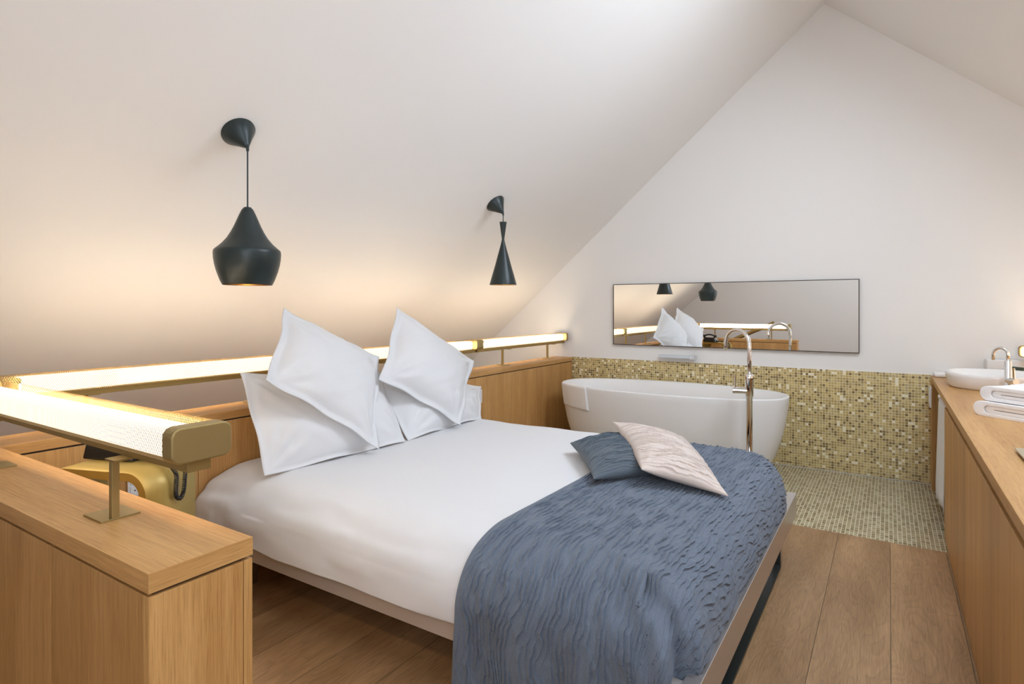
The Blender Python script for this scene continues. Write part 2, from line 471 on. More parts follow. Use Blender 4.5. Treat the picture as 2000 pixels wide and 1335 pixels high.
# mosaic dado
struct('wall_back_mosaic', box(-2.575, .25, GY - .008, GY, .007, .773), M['tile'], 'gold and olive glass mosaic dado behind the bathtub')

w = bpy.data.worlds.new('sky'); SC.world = w; w.use_nodes = True
w.node_tree.nodes['Background'].inputs[0].default_value = (.62, .78, 1, 1); w.node_tree.nodes['Background'].inputs[1].default_value = 1.0

# ------------------------------------------------------------------ oak low walls
TZ = .77; TT = .037; GAP = .007
HX0, HX1 = -2.785, -2.575
hb = thing('headboard_cabinet', ((HX0 + HX1) / 2, 2.9, 0), 'long low oak headboard cabinet between the bed and the sloping ceiling', 'cabinet')
build('top', box(HX0, HX1, .738, GY - .002, TZ - TT, TZ), M['oak_y'], hb, bevel=.0012)
build('core', box(HX0 + .006, HX1 - .008, .75, GY - .002, 0, TZ - TT), M['gap_shade'], hb)
ysm = [.738, 1.43, 2.12, 2.81, 3.50, 4.005, 4.385, GY - .003]
for a, b in zip(ysm[:-1], ysm[1:]):
    gp = .0012 if b != 4.005 and a != 4.005 else .0004
    build('panel', box(HX1 - .02, HX1 - .001, a + gp, b - gp, .0, TZ - TT - GAP), M['oak_z'], hb, bevel=.0008)
build('back_panel', box(HX0 + .001, HX0 + .015, .745, GY - .004, 0, TZ - TT - GAP), M['oak_z'], hb)

DY0, DY1, DX1 = .531, .737, -1.12
dv = thing('divider_cabinet', (-1.95, .635, 0), 'low oak divider cabinet in the left foreground with a flat worktop', 'cabinet')
build('top', box(HX0, DX1 - .002, DY0, DY1, TZ - TT, TZ), M['oak_x'], dv, bevel=.0006)
build('edge_band', box(DX1 - .002, DX1, DY0, DY1, TZ - TT, TZ), M['oak_y'], dv, bevel=.0006)
build('core', box(HX0 + .01, DX1 - .012, DY0 + .012, DY1 - .012, 0, TZ - TT), M['gap_shade'], dv)
xs = [DX1 - .02, -1.546, -1.972, -2.398, HX0]
for a, b in zip(xs[:-1], xs[1:]):
    build('door', box(b + .0015, a - (.0015 if a != xs[0] else -.0005), DY0 + .001, DY0 + .02, .0, TZ - TT - GAP), M['oak_z'], dv, bevel=.0008)
build('end_panel', box(DX1 - .02, DX1 - .001, DY0 + .001, DY1 - .0215, 0, TZ - TT - GAP), M['oak_z'], dv, bevel=.0008)
build('back_panel', box(HX0 + .22, DX1 - .001, DY1 - .0195, DY1 - .0005, 0, TZ - TT - GAP), M['oak_z'], dv, bevel=.0008)

# ------------------------------------------------------------------ bar lights
SW, SH, SRAD = .126, .073, .019
BZ = .931
def sect(w, h, r, seg=6):
    pts = []
    for cx, cy, a0 in ((w / 2 - r, h / 2 - r, 0), (-w / 2 + r, h / 2 - r, PI / 2), (-w / 2 + r, -h / 2 + r, PI), (w / 2 - r, -h / 2 + r, 1.5 * PI)):
        for k in range(seg + 1):
            a = a0 + PI / 2 * k / seg
            pts.append((cx + r * math.cos(a), cy + r * math.sin(a)))
    return np.array(pts)
def bar_light(p0, p1, label, posts, ins=(.075, .11), room=-1, offs=None, group='mesh bar lights'):
    """p0,p1: ends (x,y) ; posts: distances along the bar"""
    p0 = np.array(p0, float); p1 = np.array(p1, float)
    Ln = np.linalg.norm(p1 - p0); d = (p1 - p0) / Ln; nrm = np.array([-d[1], d[0]])
    def W(l, a, z): return (p0[0] + d[0] * l + nrm[0] * a, p0[1] + d[1] * l + nrm[1] * a, z)
    def obox(l0, l1, a0, a1, z0, z1):
        g = box(l0, l1, a0, a1, z0, z1)
        return np.array([W(*v) for v in g[0]]), g[1]
    mid = (p0 + p1) / 2
    t = thing('bar_light', (mid[0], mid[1], TZ), label, 'light', group)
    zc = BZ + SH / 2
    S = sect(SW, SH, SRAD); n = len(S)
    def extr(sec, l0, l1, caps=False):
        k = len(sec)
        V = [W(l0, a, zc + b) for a, b in sec] + [W(l1, a, zc + b) for a, b in sec]
        Fs = [(i, (i + 1) % k, (i + 1) % k + k, i + k) for i in range(k)]
        if caps: Fs += [tuple(range(k - 1, -1, -1)), tuple(range(k, 2 * k))]
        return np.array(V), Fs
    # sleeve with uv in metres (one extra column closes the seam)
    per = np.concatenate([[0], np.cumsum(np.linalg.norm(np.diff(np.vstack([S, S[:1]]), axis=0), axis=1))])
    pt = round(per[-1] / .0118) * .0118
    per = per / per[-1] * pt
    SS = np.vstack([S, S[:1]])
    V = [W(.036, a, zc + b) for a, b in SS] + [W(Ln - .036, a, zc + b) for a, b in SS]
    uv = [(0, p) for p in per] + [(Ln - .072, p) for p in per]
    k = n + 1
    build('mesh_sleeve', (np.array(V), [(i, i + 1, i + 1 + k, i + k) for i in range(n)]), M['mesh'], t, uv=uv, smooth=True)
    for c, (l0, l1) in enumerate(((0, .04), (Ln - .04, Ln))):
        build('end_cap', extr(sect(SW + .002, SH + .002, SRAD + .001), l0, l1, True), M['brass'], t, bevel=.004, seg=3)
    build('tube', tube([W(ins[0] + (Ln - ins[0] - ins[1]) * q / 4, -room * .024, zc - .010) for q in range(5)], .012, 16), M['lamp'], t, smooth=True)
    # curved opal shield between the tube and the room
    D = sect(SW - .016, SH - .014, SRAD - .006)
    D = D[np.argsort(np.arctan2(D[:, 1], D[:, 0] * room))]
    D = np.array([q for q in D if q[0] * room > .02])
    D = np.vstack([[[-room * .006, D[0][1]]], D, [[-room * .006, D[-1][1]]]])
    kd = len(D)
    Vd = [W(ins[0] - .02, p_, zc + q_) for p_, q_ in D] + [W(Ln - ins[1] + .02, p_, zc + q_) for p_, q_ in D]
    sh = build('diffuser', (np.array(Vd), [(i, i + 1, i + 1 + kd, i + kd) for i in range(kd - 1)]), M['opal'], t)
    so_ = sh.modifiers.new('thick', 'SOLIDIFY'); so_.thickness = .002; so_.offset = 0
    build('channel', obox(.012, Ln - .012, -.024, .026, BZ - .024, BZ), M['brass_dark'], t, bevel=.001)
    for q, l in enumerate(posts):
        o = (offs[q] if offs else 0)
        po = build('post', obox(l - .0075, l + .0075, .044, .060, TZ + .004, BZ - .026), M['brass'], t, bevel=.001)
        build('base_plate', obox(l + o - .044, l + o + .044, 0, .082, TZ, TZ + .004), M['brass'], po, bevel=.0006)
        build('bracket', obox(l - .022, l + .022, -.024, .062, BZ - .028, BZ - .024), M['brass_dark'], po)
    return t
BX = -2.663
bar_light((-1.207, .68), (-2.595, .68), 'brass mesh bar light nearest the camera, on the low divider cabinet', [.271, 1.095], offs=[.036, -.036], room=1, ins=(.05, .08))
bar_light((BX, .62), (BX, 2.155), 'brass mesh bar light on the headboard cabinet at its left, behind the gold stool', [.43, 1.175], ins=(.21, .10))
bar_light((BX, 2.157), (BX, 3.597), 'brass mesh bar light on the headboard cabinet behind the two right pillows', [.47, 1.15])
bar_light((BX, 3.599), (BX, 5.045), 'brass mesh bar light on the headboard cabinet at the corner by the bathtub', [.47, 1.235])
bar_light((.765, 4.955), (.765, 3.52), 'brass mesh bar light over the washstand at the right edge', [.3, 1.1])

# ------------------------------------------------------------------ pendants
def pendant(name, x, y, prof, ztop, label, cone_r, cone_h):
    zc = zl(x); n = np.array([SL, 0, -1.0]); n /= np.linalg.norm(n)
    # base point on slope such that apex sits at x
    bx = x - n[0] * cone_h
    base = np.array([bx, y, zl(bx)]); apex = base + n * cone_h
    t = thing(name, (x, y, prof[0][1]), label, 'lamp', 'black pendant lamps')
    e1 = np.array([0, 1.0, 0]); e2 = np.cross(n, e1)
    V = []; Fs = []; k = 40
    rows = [(cone_r, .0), (cone_r, .005), (cone_r * .62, cone_h * .42), (.008, cone_h * .96), (.005, cone_h)]
    for r, h in rows:
        for i in range(k):
            a = 2 * PI * i / k
            V.append(base + n * h + r * (math.cos(a) * e1 + math.sin(a) * e2))
    for j in range(len(rows) - 1):
        for i in range(k): Fs.append((j * k + i, j * k + (i + 1) % k, (j + 1) * k + (i + 1) % k, (j + 1) * k + i))
    Fs.append(tuple(range(k)))
    Fs.append(tuple((len(rows) - 1) * k + i for i in range(k - 1, -1, -1)))
    build('canopy', (np.array(V), Fs), M['black'], t, smooth=False)
    can = t.children[-1]
    can.data.polygons.foreach_set('use_smooth', [len(p.vertices) == 4 for p in can.data.polygons])
    build('ferrule', cyl((x, y, apex[2] + .012), (x, y, apex[2] - .014), .006, 12), M['black'], t)
    build('cord', cyl((x, y, apex[2] + .01), (x, y, ztop - .005), .0032, 10), M['black'], t)
    sh = build('shade', lathe(prof, (x, y), 64, close_top=True), M['black'], t, smooth=True)
    inner = [(r - .004, z + (.001 if i == 0 else 0)) for i, (r, z) in enumerate(prof[:-2]) if r > .02]
    build('lining', lathe(inner, (x, y), 64, close_top=True), M['gold_in'], sh, smooth=True)
    zb = prof[0][1] + .09
    build('bulb', lathe([(.004, zb - .03), (.018, zb - .024), (.026, zb), (.02, zb + .02), (.01, zb + .04)], (x, y), 20, close_bot=True), M['bulb'], t, smooth=True)
S1 = 2.40 / 1143 / 3.077
z1b = 1.342
raw = [(145, 1095), (158, 1070), (168, 1045), (180, 1012), (190, 975), (196, 940), (198, 912), (197, 898), (194, 888), (186, 881), (168, 866), (146, 846), (120, 815), (98, 780), (80, 745), (63, 706), (48, 672), (35, 645), (22, 630), (10, 627)]
prof1 = [(r * S1 * .95, z1b + (1095 - v) * S1) for r, v in raw]
pendant('pendant_lamp', -2.21, 1.43, prof1, prof1[-1][1], 'wide round-bellied black pendant lamp over the left side of the bed', .069, .10)
z2b = 1.404
prof2 = [(.0925, z2b), (.0925, z2b + .004), (.074, z2b + .07), (.055, z2b + .135), (.036, z2b + .205), (.020, z2b + .262), (.011, z2b + .298), (.0085, z2b + .312), (.010, z2b + .326), (.0165, z2b + .37), (.0235, z2b + .422), (.0255, z2b + .430)]
pendant('pendant_lamp', -2.222, 3.338, prof2, z2b + .43, 'slim hourglass-shaped black pendant lamp nearer the bathtub', .069, .10)

# ------------------------------------------------------------------ bed
bed = thing('bed', (-1.48, 2.31, 0), 'low double bed with a white metal frame and polished steel legs', 'bed')
RX, RY0, RY1 = -.385, 1.415, 3.205
RZ0, RZ1 = .222, .331
build('foot_rail', box(RX - .042, RX, RY0, RY1, RZ0, RZ1), M['railmetal'], bed, bevel=.002)
build('side_rail', box(-2.57, RX - .042, RY0, RY0 + .04, RZ0 + .002, RZ1 - .008), M['frame'], bed, bevel=.002)
build('side_rail', box(-2.57, RX - .042, RY1 - .04, RY1, RZ0 + .002, RZ1 - .008), M['frame'], bed, bevel=.002)
build('slat_base', box(-2.56, RX - .045, RY0 + .042, RY1 - .042, RZ0 + .03, RZ1 - .05), M['mattress'], bed)
build('mattress', box(-2.55, -.50, RY0 + .06, RY1 - .10, RZ1 - .05, .48), M['mattress'], bed, bevel=.06, seg=4)
for yy in (3.06, 1.56):
    lg = join(box(-.475, -.435, yy, yy + .05, .0, RZ0 + .002))
    build('leg', lg, M['steel'], bed, bevel=.002)
for yy in (3.06, 1.56):
    build('leg', box(-2.45, -2.41, yy, yy + .05, 0, RZ0 + .002), M['steel'], bed, bevel=.002)
build('floor_runner', box(-.475, -.435, 1.61, 3.06, 0, .012), M['black'], bed)

def drape(A, B, xmin, xmax, ymin, ymax, rads, an, af, bh, ztop, tmaxf):
    """lay a cloth grid over a padded slab; returns points"""
    cx, cy = (xmin + xmax) / 2, (ymin + ymax) / 2
    hx, hy = (xmax - xmin) / 2, (ymax - ymin) / 2
    rad = np.where(B < cy, rads[0], rads[1])
    px, py = A - cx, B - cy
    qx = np.abs(px) - (hx - rad); qy = np.abs(py) - (hy - rad)
    corner = (qx > 0) & (qy > 0)
    ql = np.sqrt(np.maximum(qx, 1e-9) ** 2 + np.maximum(qy, 1e-9) ** 2)
    s = np.where(corner, ql, np.maximum(qx, qy)) - rad
    nx = np.where(corner, np.maximum(qx, 0) / ql, (qx > qy) * 1.0) * np.sign(px)
    ny = np.where(corner, np.maximum(qy, 0) / ql, (qy >= qx) * 1.0) * np.sign(py)
    wq = np.clip(.5 + (qy - qx) / .16, 0, 1)
    nys = np.where(corner, ny, np.sign(py) * wq)
    a = af + (an - af) * np.clip(-nys, 0, 1) ** 2
    L = PI / 4 * (a + bh) * 1.02
    t = s + a
    tm_ = tmaxf(nx, ny, L); cl = t >= tm_
    t = np.minimum(t, tm_)
    bxp = A - nx * s; byp = B - ny * s          # nearest boundary point
    ph = np.clip(t / L, 0, 1) * PI / 2
    hoff = -a + a * np.sin(ph)
    z = ztop - bh + bh * np.cos(ph) - np.maximum(t - L, 0)
    flat = t <= 0
    X = np.where(flat, A, bxp + nx * hoff); Y = np.where(flat, B, byp + ny * hoff)
    Z = np.where(flat, ztop, z)
    return X, Y, Z, s, nx, ny, cl

def live_faces(n, m, cl):
    c = cl.ravel()
    return [q for q in grid_faces(n, m) if not all(c[i] for i in q)]

def gnormal(X, Y, Z):
    P = np.stack([X, Y, Z], -1)
    du = np.gradient(P, axis=0); dv = np.gradient(P, axis=1)
    n = np.cross(du, dv); l = np.linalg.norm(n, axis=-1, keepdims=True)
    n = n / np.maximum(l, 1e-9)
    return np.where(l > 1e-8, n, 0)

# white duvet
na, nb = 300, 260
A, B = np.meshgrid(np.linspace(-2.565, -.30, na), np.linspace(1.13, 3.36, nb), indexing='ij')
X, Y, Z, s, nx, ny, cl = drape(A, B, -3.4, -.445, 1.402, 3.205, (.17, .26), .27, .12, .185, .522, lambda nx, ny, L: np.where(ny < -.5, L + .052, L + .01))
n = gnormal(X, Y, Z)
wr = .012 * (fbm(A / .5, B / .4, 3) - .44) + .004 * (fbm(A / .13, B / .3, 9) - .44)
side = np.clip((s + .3) / .2, 0, 1)
wr = wr + side * .010 * (fbm(A / .22, B / .12, 21) - .44) + side * .006 * np.sin(B * 40 + 5 * vnoise(A / .2, B / .1, 5)) * vnoise(A / .3, B / .2, 8)
hw = np.clip(1 - (A + 2.565) / .45, 0, 1) * side
wr = wr + hw * .02 * (fbm(A / .07, B / .11, 33) - .44)
wr = np.where(A > -1.06, wr * .3 - .006, wr)
X, Y, Z = X + n[..., 0] * wr, Y + n[..., 1] * wr, Z + n[..., 2] * wr
Z = np.where((ny < -.5) & (s > .02), Z + .012 * (vnoise(A / .18, B * 0, 14) - .5), Z)
V = np.stack([X, Y, Z], -1).reshape(-1, 3)
dv_ = build('duvet', (V, live_faces(na, nb, cl)), M['linen'], smooth=True)
setp(dv_, 'smooth white duvet covering the mattress from the pillows to the foot', 'bedding')
sm = dv_.modifiers.new('thick', 'SOLIDIFY'); sm.thickness = .008; sm.offset = -1

# slate blue throw
na, nb = 720, 520
A, B = np.meshgrid(np.linspace(-1.092, -.25, na), np.linspace(1.03, 3.34, nb), indexing='ij')
A = A + .012 * (vnoise(A * 0, B / .25, 2) - .5) * np.clip((-.9 - A) / .2, 0, 1)
def tm(nx, ny, L): return np.where((ny < -.55) & (nx < .76), 9.0, np.where(nx > .3, L + .045, L + .03))
X, Y, Z, s, nx, ny, cl = drape(A, B, -3.4, -.400, 1.380, 3.212, (.15, .27), .27, .13, .19, .534, tm)
n = gnormal(X, Y, Z)
h = ruche(A, B, 5, .0165)
edge = np.clip((A + 1.094) / .03, 0, 1)
hang = np.clip((s + .05) / .2, 0, 1) * (ny < -.3)
foot = np.clip((s + .12) / .12, 0, 1) * (nx > .3)
amp = .0095 * (1 - .1 * hang) - .002 * foot
big = .009 * (fbm(A / .28, B / .35, 17) - .44)
fold = hang * .013 * np.sin(A * 30 + 4 * vnoise(A / .2, B / .3, 44)) * np.clip((s) / .2, 0, 1)
gath = foot * .006 * (fbm(A / .06, B / .11, 71) - .44)
corner = np.clip(1 - np.hypot(A + .45, B - 1.42) / .24, 0, 1)
cf = corner * .007 * np.sin((A + B) * 42 + 3 * vnoise(A / .1, B / .1, 90))
tv = np.gradient(np.stack([X, Y, Z], -1), axis=0); tv = tv / np.maximum(np.linalg.norm(tv, axis=-1, keepdims=True), 1e-9)
lip = (edge * h * .0062)[..., None] * tv * (np.linalg.norm(n, axis=-1, keepdims=True) > .5)
angc = np.degrees(np.arctan2(nx, -ny)); hc = np.clip((s + .06) / .12, 0, 1)
cf = cf + hc * (.020 * np.exp(-((angc - 32) / 11) ** 2) - .034 * np.exp(-((angc - 54) / 9) ** 2)) * (ny < -.05) * (nx > .05)
dsp = edge * (h * amp) + big * (1 - .4 * hang) + fold + gath + cf
X, Y, Z = X + n[..., 0] * dsp, Y + n[..., 1] * dsp, Z + n[..., 2] * dsp
V = (np.stack([X, Y, Z], -1) + lip).reshape(-1, 3)
th = build('throw', (V, live_faces(na, nb, cl)), M['throw'], smooth=True)
setp(th, 'crinkled slate blue throw folded over the foot of the bed', 'throw')
sm = th.modifiers.new('thick', 'SOLIDIFY'); sm.thickness = .006; sm.offset = -1

# ------------------------------------------------------------------ pillows and cushions
def pillow(name, C, T, mat, label, cat, group=None, flange=.0, bow=.06, seed=0, n=64, wr=.006, tuck=0, exp=.55, bend=0.0, corner_pinch=1.0):
    """C: corners p00, p10, p11, p01 ; thickness T both sides"""
    C = [np.array(c, float) for c in C]
    U, Vv = np.meshgrid(np.linspace(0, 1, n), np.linspace(0, 1, n), indexing='ij')
    # edges bow inwards between the corners
    su = np.sin(PI * Vv); sv = np.sin(PI * U)
    U2 = U + bow * su * (1 - 2 * U) * (np.abs(1 - 2 * U) ** 1.5); V2 = Vv + bow * sv * (1 - 2 * Vv) * (np.abs(1 - 2 * Vv) ** 1.5)
    def bil(u, v):
        return (C[0][None, None] * ((1 - u) * (1 - v))[..., None] + C[1][None, None] * (u * (1 - v))[..., None]
                + C[2][None, None] * (u * v)[..., None] + C[3][None, None] * ((1 - u) * v)[..., None])
    P = bil(U2, V2)
    nn = gnormal(P[..., 0], P[..., 1], P[..., 2])
    f = flange
    ui = np.clip((U - f) / (1 - 2 * f), 0, 1); vi = np.clip((Vv - f) / (1 - 2 * f), 0, 1)
    prof = (np.clip(4 * ui * (1 - ui), 0, 1) ** exp) * (np.clip(4 * vi * (1 - vi), 0, 1) ** exp)
    Lu = np.linalg.norm(C[1] - C[0]); Lv = np.linalg.norm(C[3] - C[0])
    a, b = U * Lu, Vv * Lv
    w1 = wr * 2.0 * (fbm(a / .16 + 3, b / .16, seed) - .44) + wr * (fbm((a + b) / .05, (a - b) / .28, seed + 5) - .44)
    # pull creases running from the corners
    for (cu, cv) in ((0, 0), (1, 0), (1, 1), (0, 1)):
        r = np.hypot((U - cu) * Lu, (Vv - cv) * Lv); an = np.arctan2((Vv - cv) * Lv, (U - cu) * Lu)
        w1 = w1 + wr * .9 * np.sin(an * 14 + seed) * np.exp(-((r - .13) / .09) ** 2)
    w1 = w1 * np.clip(prof * 1.6, .12, 1)
    if tuck:
        w1 = w1 + .0070 * ruche(a, b, seed + 2, .0165) * np.clip(prof * 2.5, 0, 1)
    wave = .010 * np.sin(a * 17 + seed) * (1 - prof) * (1 if f else .25) + .006 * np.sin(b * 23 + seed * 2) * (1 - prof) * (1 if f else .2)
    ta = np.gradient(P, axis=0); ta = ta / np.linalg.norm(ta, axis=-1, keepdims=True)
    lip = (.0048 * ruche(a, b, seed + 2, .0165) * np.clip(prof * 2.5, 0, 1))[..., None] * ta if tuck else 0
    mid = P + nn * (wave + bend * (np.sin(PI * U) * np.sin(PI * Vv)))[..., None]
    ft = mid + nn * (prof * T + w1 + .0025)[..., None] + lip
    bk = mid - nn * (prof * T * .8 + .0025)[..., None]
    m = n * n
    V = np.vstack([ft.reshape(-1, 3), bk.reshape(-1, 3)])
    Fs = grid_faces(n, n) + [tuple(i + m for i in q[::-1]) for q in grid_faces(n, n)]
    rim = [i * n for i in range(n)] + [(n - 1) * n + j for j in range(1, n)] + [i * n + n - 1 for i in range(n - 2, -1, -1)] + [j for j in range(n - 2, 0, -1)]
    for i in range(len(rim)):
        p, q = rim[i], rim[(i + 1) % len(rim)]
        Fs.append((p, p + m, q + m, q))
    o = build(name, (V, Fs), mat, smooth=True)
    setp(o, label, cat, group)
    return o
G = 'white pillows at the headboard'
pillow('pillow', [(-2.24, 1.525, .53), (-2.19, 2.345, .53), (-2.45, 2.40, .885), (-2.50, 1.575, .945)], .115, M['linen'],
       'white pillow lying lowest at the left, nearest the gold stool', 'pillow', G, flange=.035, seed=2, wr=.014, bow=.008, exp=.72)
pillow('pillow', [(-2.20, 2.385, .53), (-2.24, 3.12, .53), (-2.44, 3.39, .69), (-2.46, 2.33, .865)], .105, M['linen'],
       'white pillow lying lowest at the right, toward the bathtub', 'pillow', G, flange=.035, seed=5, wr=.014, bow=.015, exp=.72)
pillow('pillow', [(-2.128, 2.078, .545), (-2.42, 2.38, .975), (-2.53, 1.837, 1.25), (-2.25, 1.532, .935)], .115, M['linen'],
       'tall white pillow propped on its corner under the wide pendant', 'pillow', G, flange=.06, seed=8, wr=.012, bow=.022, exp=.55)
pillow('pillow', [(-2.145, 2.775, .552), (-2.40, 3.24, .88), (-2.50, 2.596, 1.25), (-2.27, 2.235, .874)], .115, M['linen'],
       'white pillow propped on its corner under the slim pendant', 'pillow', G, flange=.06, seed=11, wr=.012, bow=.022, exp=.55)
G2 = 'crinkled cushions on the throw'
pillow('cushion', [(-1.335, 2.61, .575), (-.985, 2.13, .565), (-.75, 2.43, .57), (-1.13, 2.86, .59)], .070, M['slate'],
       'dark slate blue crinkled cushion lying under the pale one', 'cushion', G2, seed=4, tuck=1, wr=.003, bow=.045, exp=.55, n=330)
pillow('cushion', [(-1.16, 2.73, .675), (-.82, 2.22, .612), (-.50, 2.255, .555), (-.83, 2.86, .60)], .068, M['blush'],
       'pale blush crinkled cushion leaning on the slate blue one', 'cushion', G2, seed=14, tuck=1, wr=.003, bow=.045, exp=.55, n=330)

# ------------------------------------------------------------------ bathtub
TX, TY = -1.50, 4.605
def sup(a, b, ph, e=2.35):
    c, s_ = np.cos(ph), np.sin(ph)
    return a * np.sign(c) * np.abs(c) ** (2 / e), b * np.sign(s_) * np.abs(s_) ** (2 / e)
def tub_ab(z):
    zz = np.array([0, .05, .16, .30, .45, .60]); aa = np.array([.70, .745, .805, .850, .880, .898]); bb = np.array([.285, .31, .345, .372, .392, .405])
    return np.interp(z, zz, aa), np.interp(z, zz, bb)
rows = [(z, *tub_ab(z)) for z in np.linspace(0.0, .60, 14)]
a, b = tub_ab(.6)
rows += [(.606, a - .001, b - .001), (.610, a - .006, b - .006), (.610, a - .018, b - .018), (.605, a - .025, b - .025)]
for z, f in ((.55, .955), (.45, .93), (.30, .90), (.20, .84), (.16, .70), (.15, .4)):
    aa, bb = tub_ab(z); rows.append((z, aa * f - .02, bb * f - .02))
n = 96; V = []; Fs = []
ph = np.linspace(0, 2 * PI, n, endpoint=False)
for z, a, b in rows:
    x, y = sup(a, b, ph); V += [(TX + p, TY + q, z) for p, q in zip(x, y)]
for i in range(len(rows) - 1):
    for k in range(n): Fs.append((i * n + k, i * n + (k + 1) % n, (i + 1) * n + (k + 1) % n, (i + 1) * n + k))
Fs.append(tuple(range(n - 1, -1, -1))); Fs.append(tuple((len(rows) - 1) * n + k for k in range(n)))
bt = thing('bathtub', (TX, TY, 0), 'freestanding oval white bathtub in front of the mosaic wall', 'bathtub')
build('body', (np.array(V), Fs), M['tub'], bt, smooth=True)
build('drain', lathe([(.03, .151), (.03, .156), (.012, .158)], (TX, TY), 24, close_top=True), M['chrome'], bt)
# hand towel over the rim
phs = np.linspace(math.radians(180 + 24), math.radians(180 + 57), 26)
prof_t = [(.60 - .10, -.035, 1), (.56, -.034, 1), (.60, -.033, 1), (.616, -.026, 1), (.620, -.012, 1), (.617, .002, 1), (.608, .010, 1)] + [(z, .010, 0) for z in np.linspace(.595, .435, 14)]
V = []
for q, p in enumerate(phs):
    for r, (z, o, ins) in enumerate(prof_t):
        a, b = tub_ab(min(z, .60))
        fl = r / len(prof_t)
        zz = z - (.012 * (q / 25) if r > 8 else 0)
        x, y = sup(a + o + .004 * math.sin(q * .55) * fl * fl, b + o + .005 * math.sin(q * .6 + 1) * fl * fl, np.array([p + .02 * fl]), 2.35)
        V.append((TX + x[0], TY + y[0], zz))
ht = build('hand_towel', (np.array(V), grid_faces(len(phs), len(prof_t))), M['terry'], smooth=True)
setp(ht, 'small white towel draped over the front rim of the bathtub', 'towel')
sm = ht.modifiers.new('thick', 'SOLIDIFY'); sm.thickness = .009; sm.offset = 1

# tub filler
fx, fy = -.775, 4.10
tf = thing('bath_tap', (fx, fy, 0), 'tall floor-standing chrome bath tap with an arched spout', 'tap')
build('column', lathe([(.045, 0), (.045, .012), (.020, .014), (.020, .66), (.026, .665), (.026, .800), (.024, .808), (.014, .81)], (fx, fy), 32, close_bot=True, close_top=True), M['chrome'], tf, smooth=False)
for p in tf.children[-1].data.polygons: p.use_smooth = len(p.vertices) == 4
sd = np.array([-.85, .527])
arc = [(fx, fy, .80), (fx, fy, .90), (fx, fy, .985)]
for k in range(1, 17):
    an = PI * k / 16
    r = .103
    arc.append((fx + sd[0] * r * (1 - math.cos(an)), fy + sd[1] * r * (1 - math.cos(an)), .995 + .103 * math.sin(an)))
arc.append((fx + sd[0] * .206, fy + sd[1] * .206, .955))
build('spout', tube(arc, .0135, 20), M['chrome'], tf, smooth=True)
hd = np.array([-.97, -.24])
build('mixer_handle', cyl((fx, fy, .70), (fx + hd[0] * .105, fy + hd[1] * .105, .70), .021, 24), M['chrome'], tf, bevel=.002)
hx = (fx + hd[0] * .088, fy + hd[1] * .088)
build('lever', cyl((hx[0], hx[1], .70), (hx[0], hx[1], .80), .0055, 12), M['chrome'], tf, bevel=.001)

# mirror and soap shelf
MY = GY - .028
mr = thing('wall_mirror', (-1.17, GY, .905), 'long rectangular mirror with a thin dark frame above the bathtub', 'mirror')
mx0, mx1, mz0, mz1 = -2.142, -.184, .908, 1.4625
build('glass', box(mx0 + .006, mx1 - .006, MY + .003, GY - .002, mz0 + .006, mz1 - .006), M['mirror'], mr)
fr = join(box(mx0, mx1, MY, GY - .001, mz0, mz0 + .006), box(mx0, mx1, MY, GY - .001, mz1 - .006, mz1), box(mx0, mx0 + .006, MY, GY - .001, mz0 + .006, mz1 - .006), box(mx1 - .006, mx1, MY, GY - .001, mz0 + .006, mz1 - .006))
build('frame', fr, M['mframe'], mr)
ss = thing('soap_shelf', (-1.55, GY, .80), 'small pale shelf fixed to the wall below the mirror', 'shelf')
build('plate', box(-1.70, -1.43, GY - .07, GY - .0005, .812, .836), M['glass_shelf'], ss, bevel=.002)
build('bracket', box(-1.43, -1.385, GY - .068, GY - .0005, .806, .838), M['chrome'], ss, bevel=.002)

# ------------------------------------------------------------------ washstand
VX = .25
wt = build('worktop', box(VX, XR - .002, FY + .01, GY - .002, TZ - .036, TZ), M['oak_y'], bevel=.0012)
setp(wt, 'long oak worktop of the washstand on the right', 'worktop')
vc = thing('washstand_cabinet', (.6, 1.7, 0), 'oak washstand cabinet with flat doors under the worktop', 'cabinet')
build('carcass', box(VX + .03, XR - .03, FY + .06, 3.93, .0, TZ - .038), M['gap_shade'], vc)
ds = 3.945
while ds - .515 > FY:
    build('door', box(VX + .004, VX + .026, ds - .515 + .0012, ds - .0012, .004, TZ - .062), M['oak_z'], vc, bevel=.0008)
    ds -= .515
build('side_panel', box(VX + .027, XR - .005, 3.925, 3.944, .0, TZ - .04), M['oak_z'], vc)
ep = build('end_panel', box(VX - .003, XR - .005, 4.92, GY - .010, 0, TZ - .037), M['oak_z'], bevel=.001)
setp(ep, 'upright oak end panel carrying the worktop at the mosaic wall', 'panel')
sw = thing('wall_switch', (VX - .008, 5.0, .56), 'white switch plate on the edge of the oak end panel', 'switch')
build('plate', box(VX - .013, VX - .003, 4.94, 5.055, .560, .703), M['white'], sw, bevel=.002)
build('rocker', box(VX - .016, VX - .0125, 4.96, 5.035, .585, .68), M['white'], sw, bevel=.001)
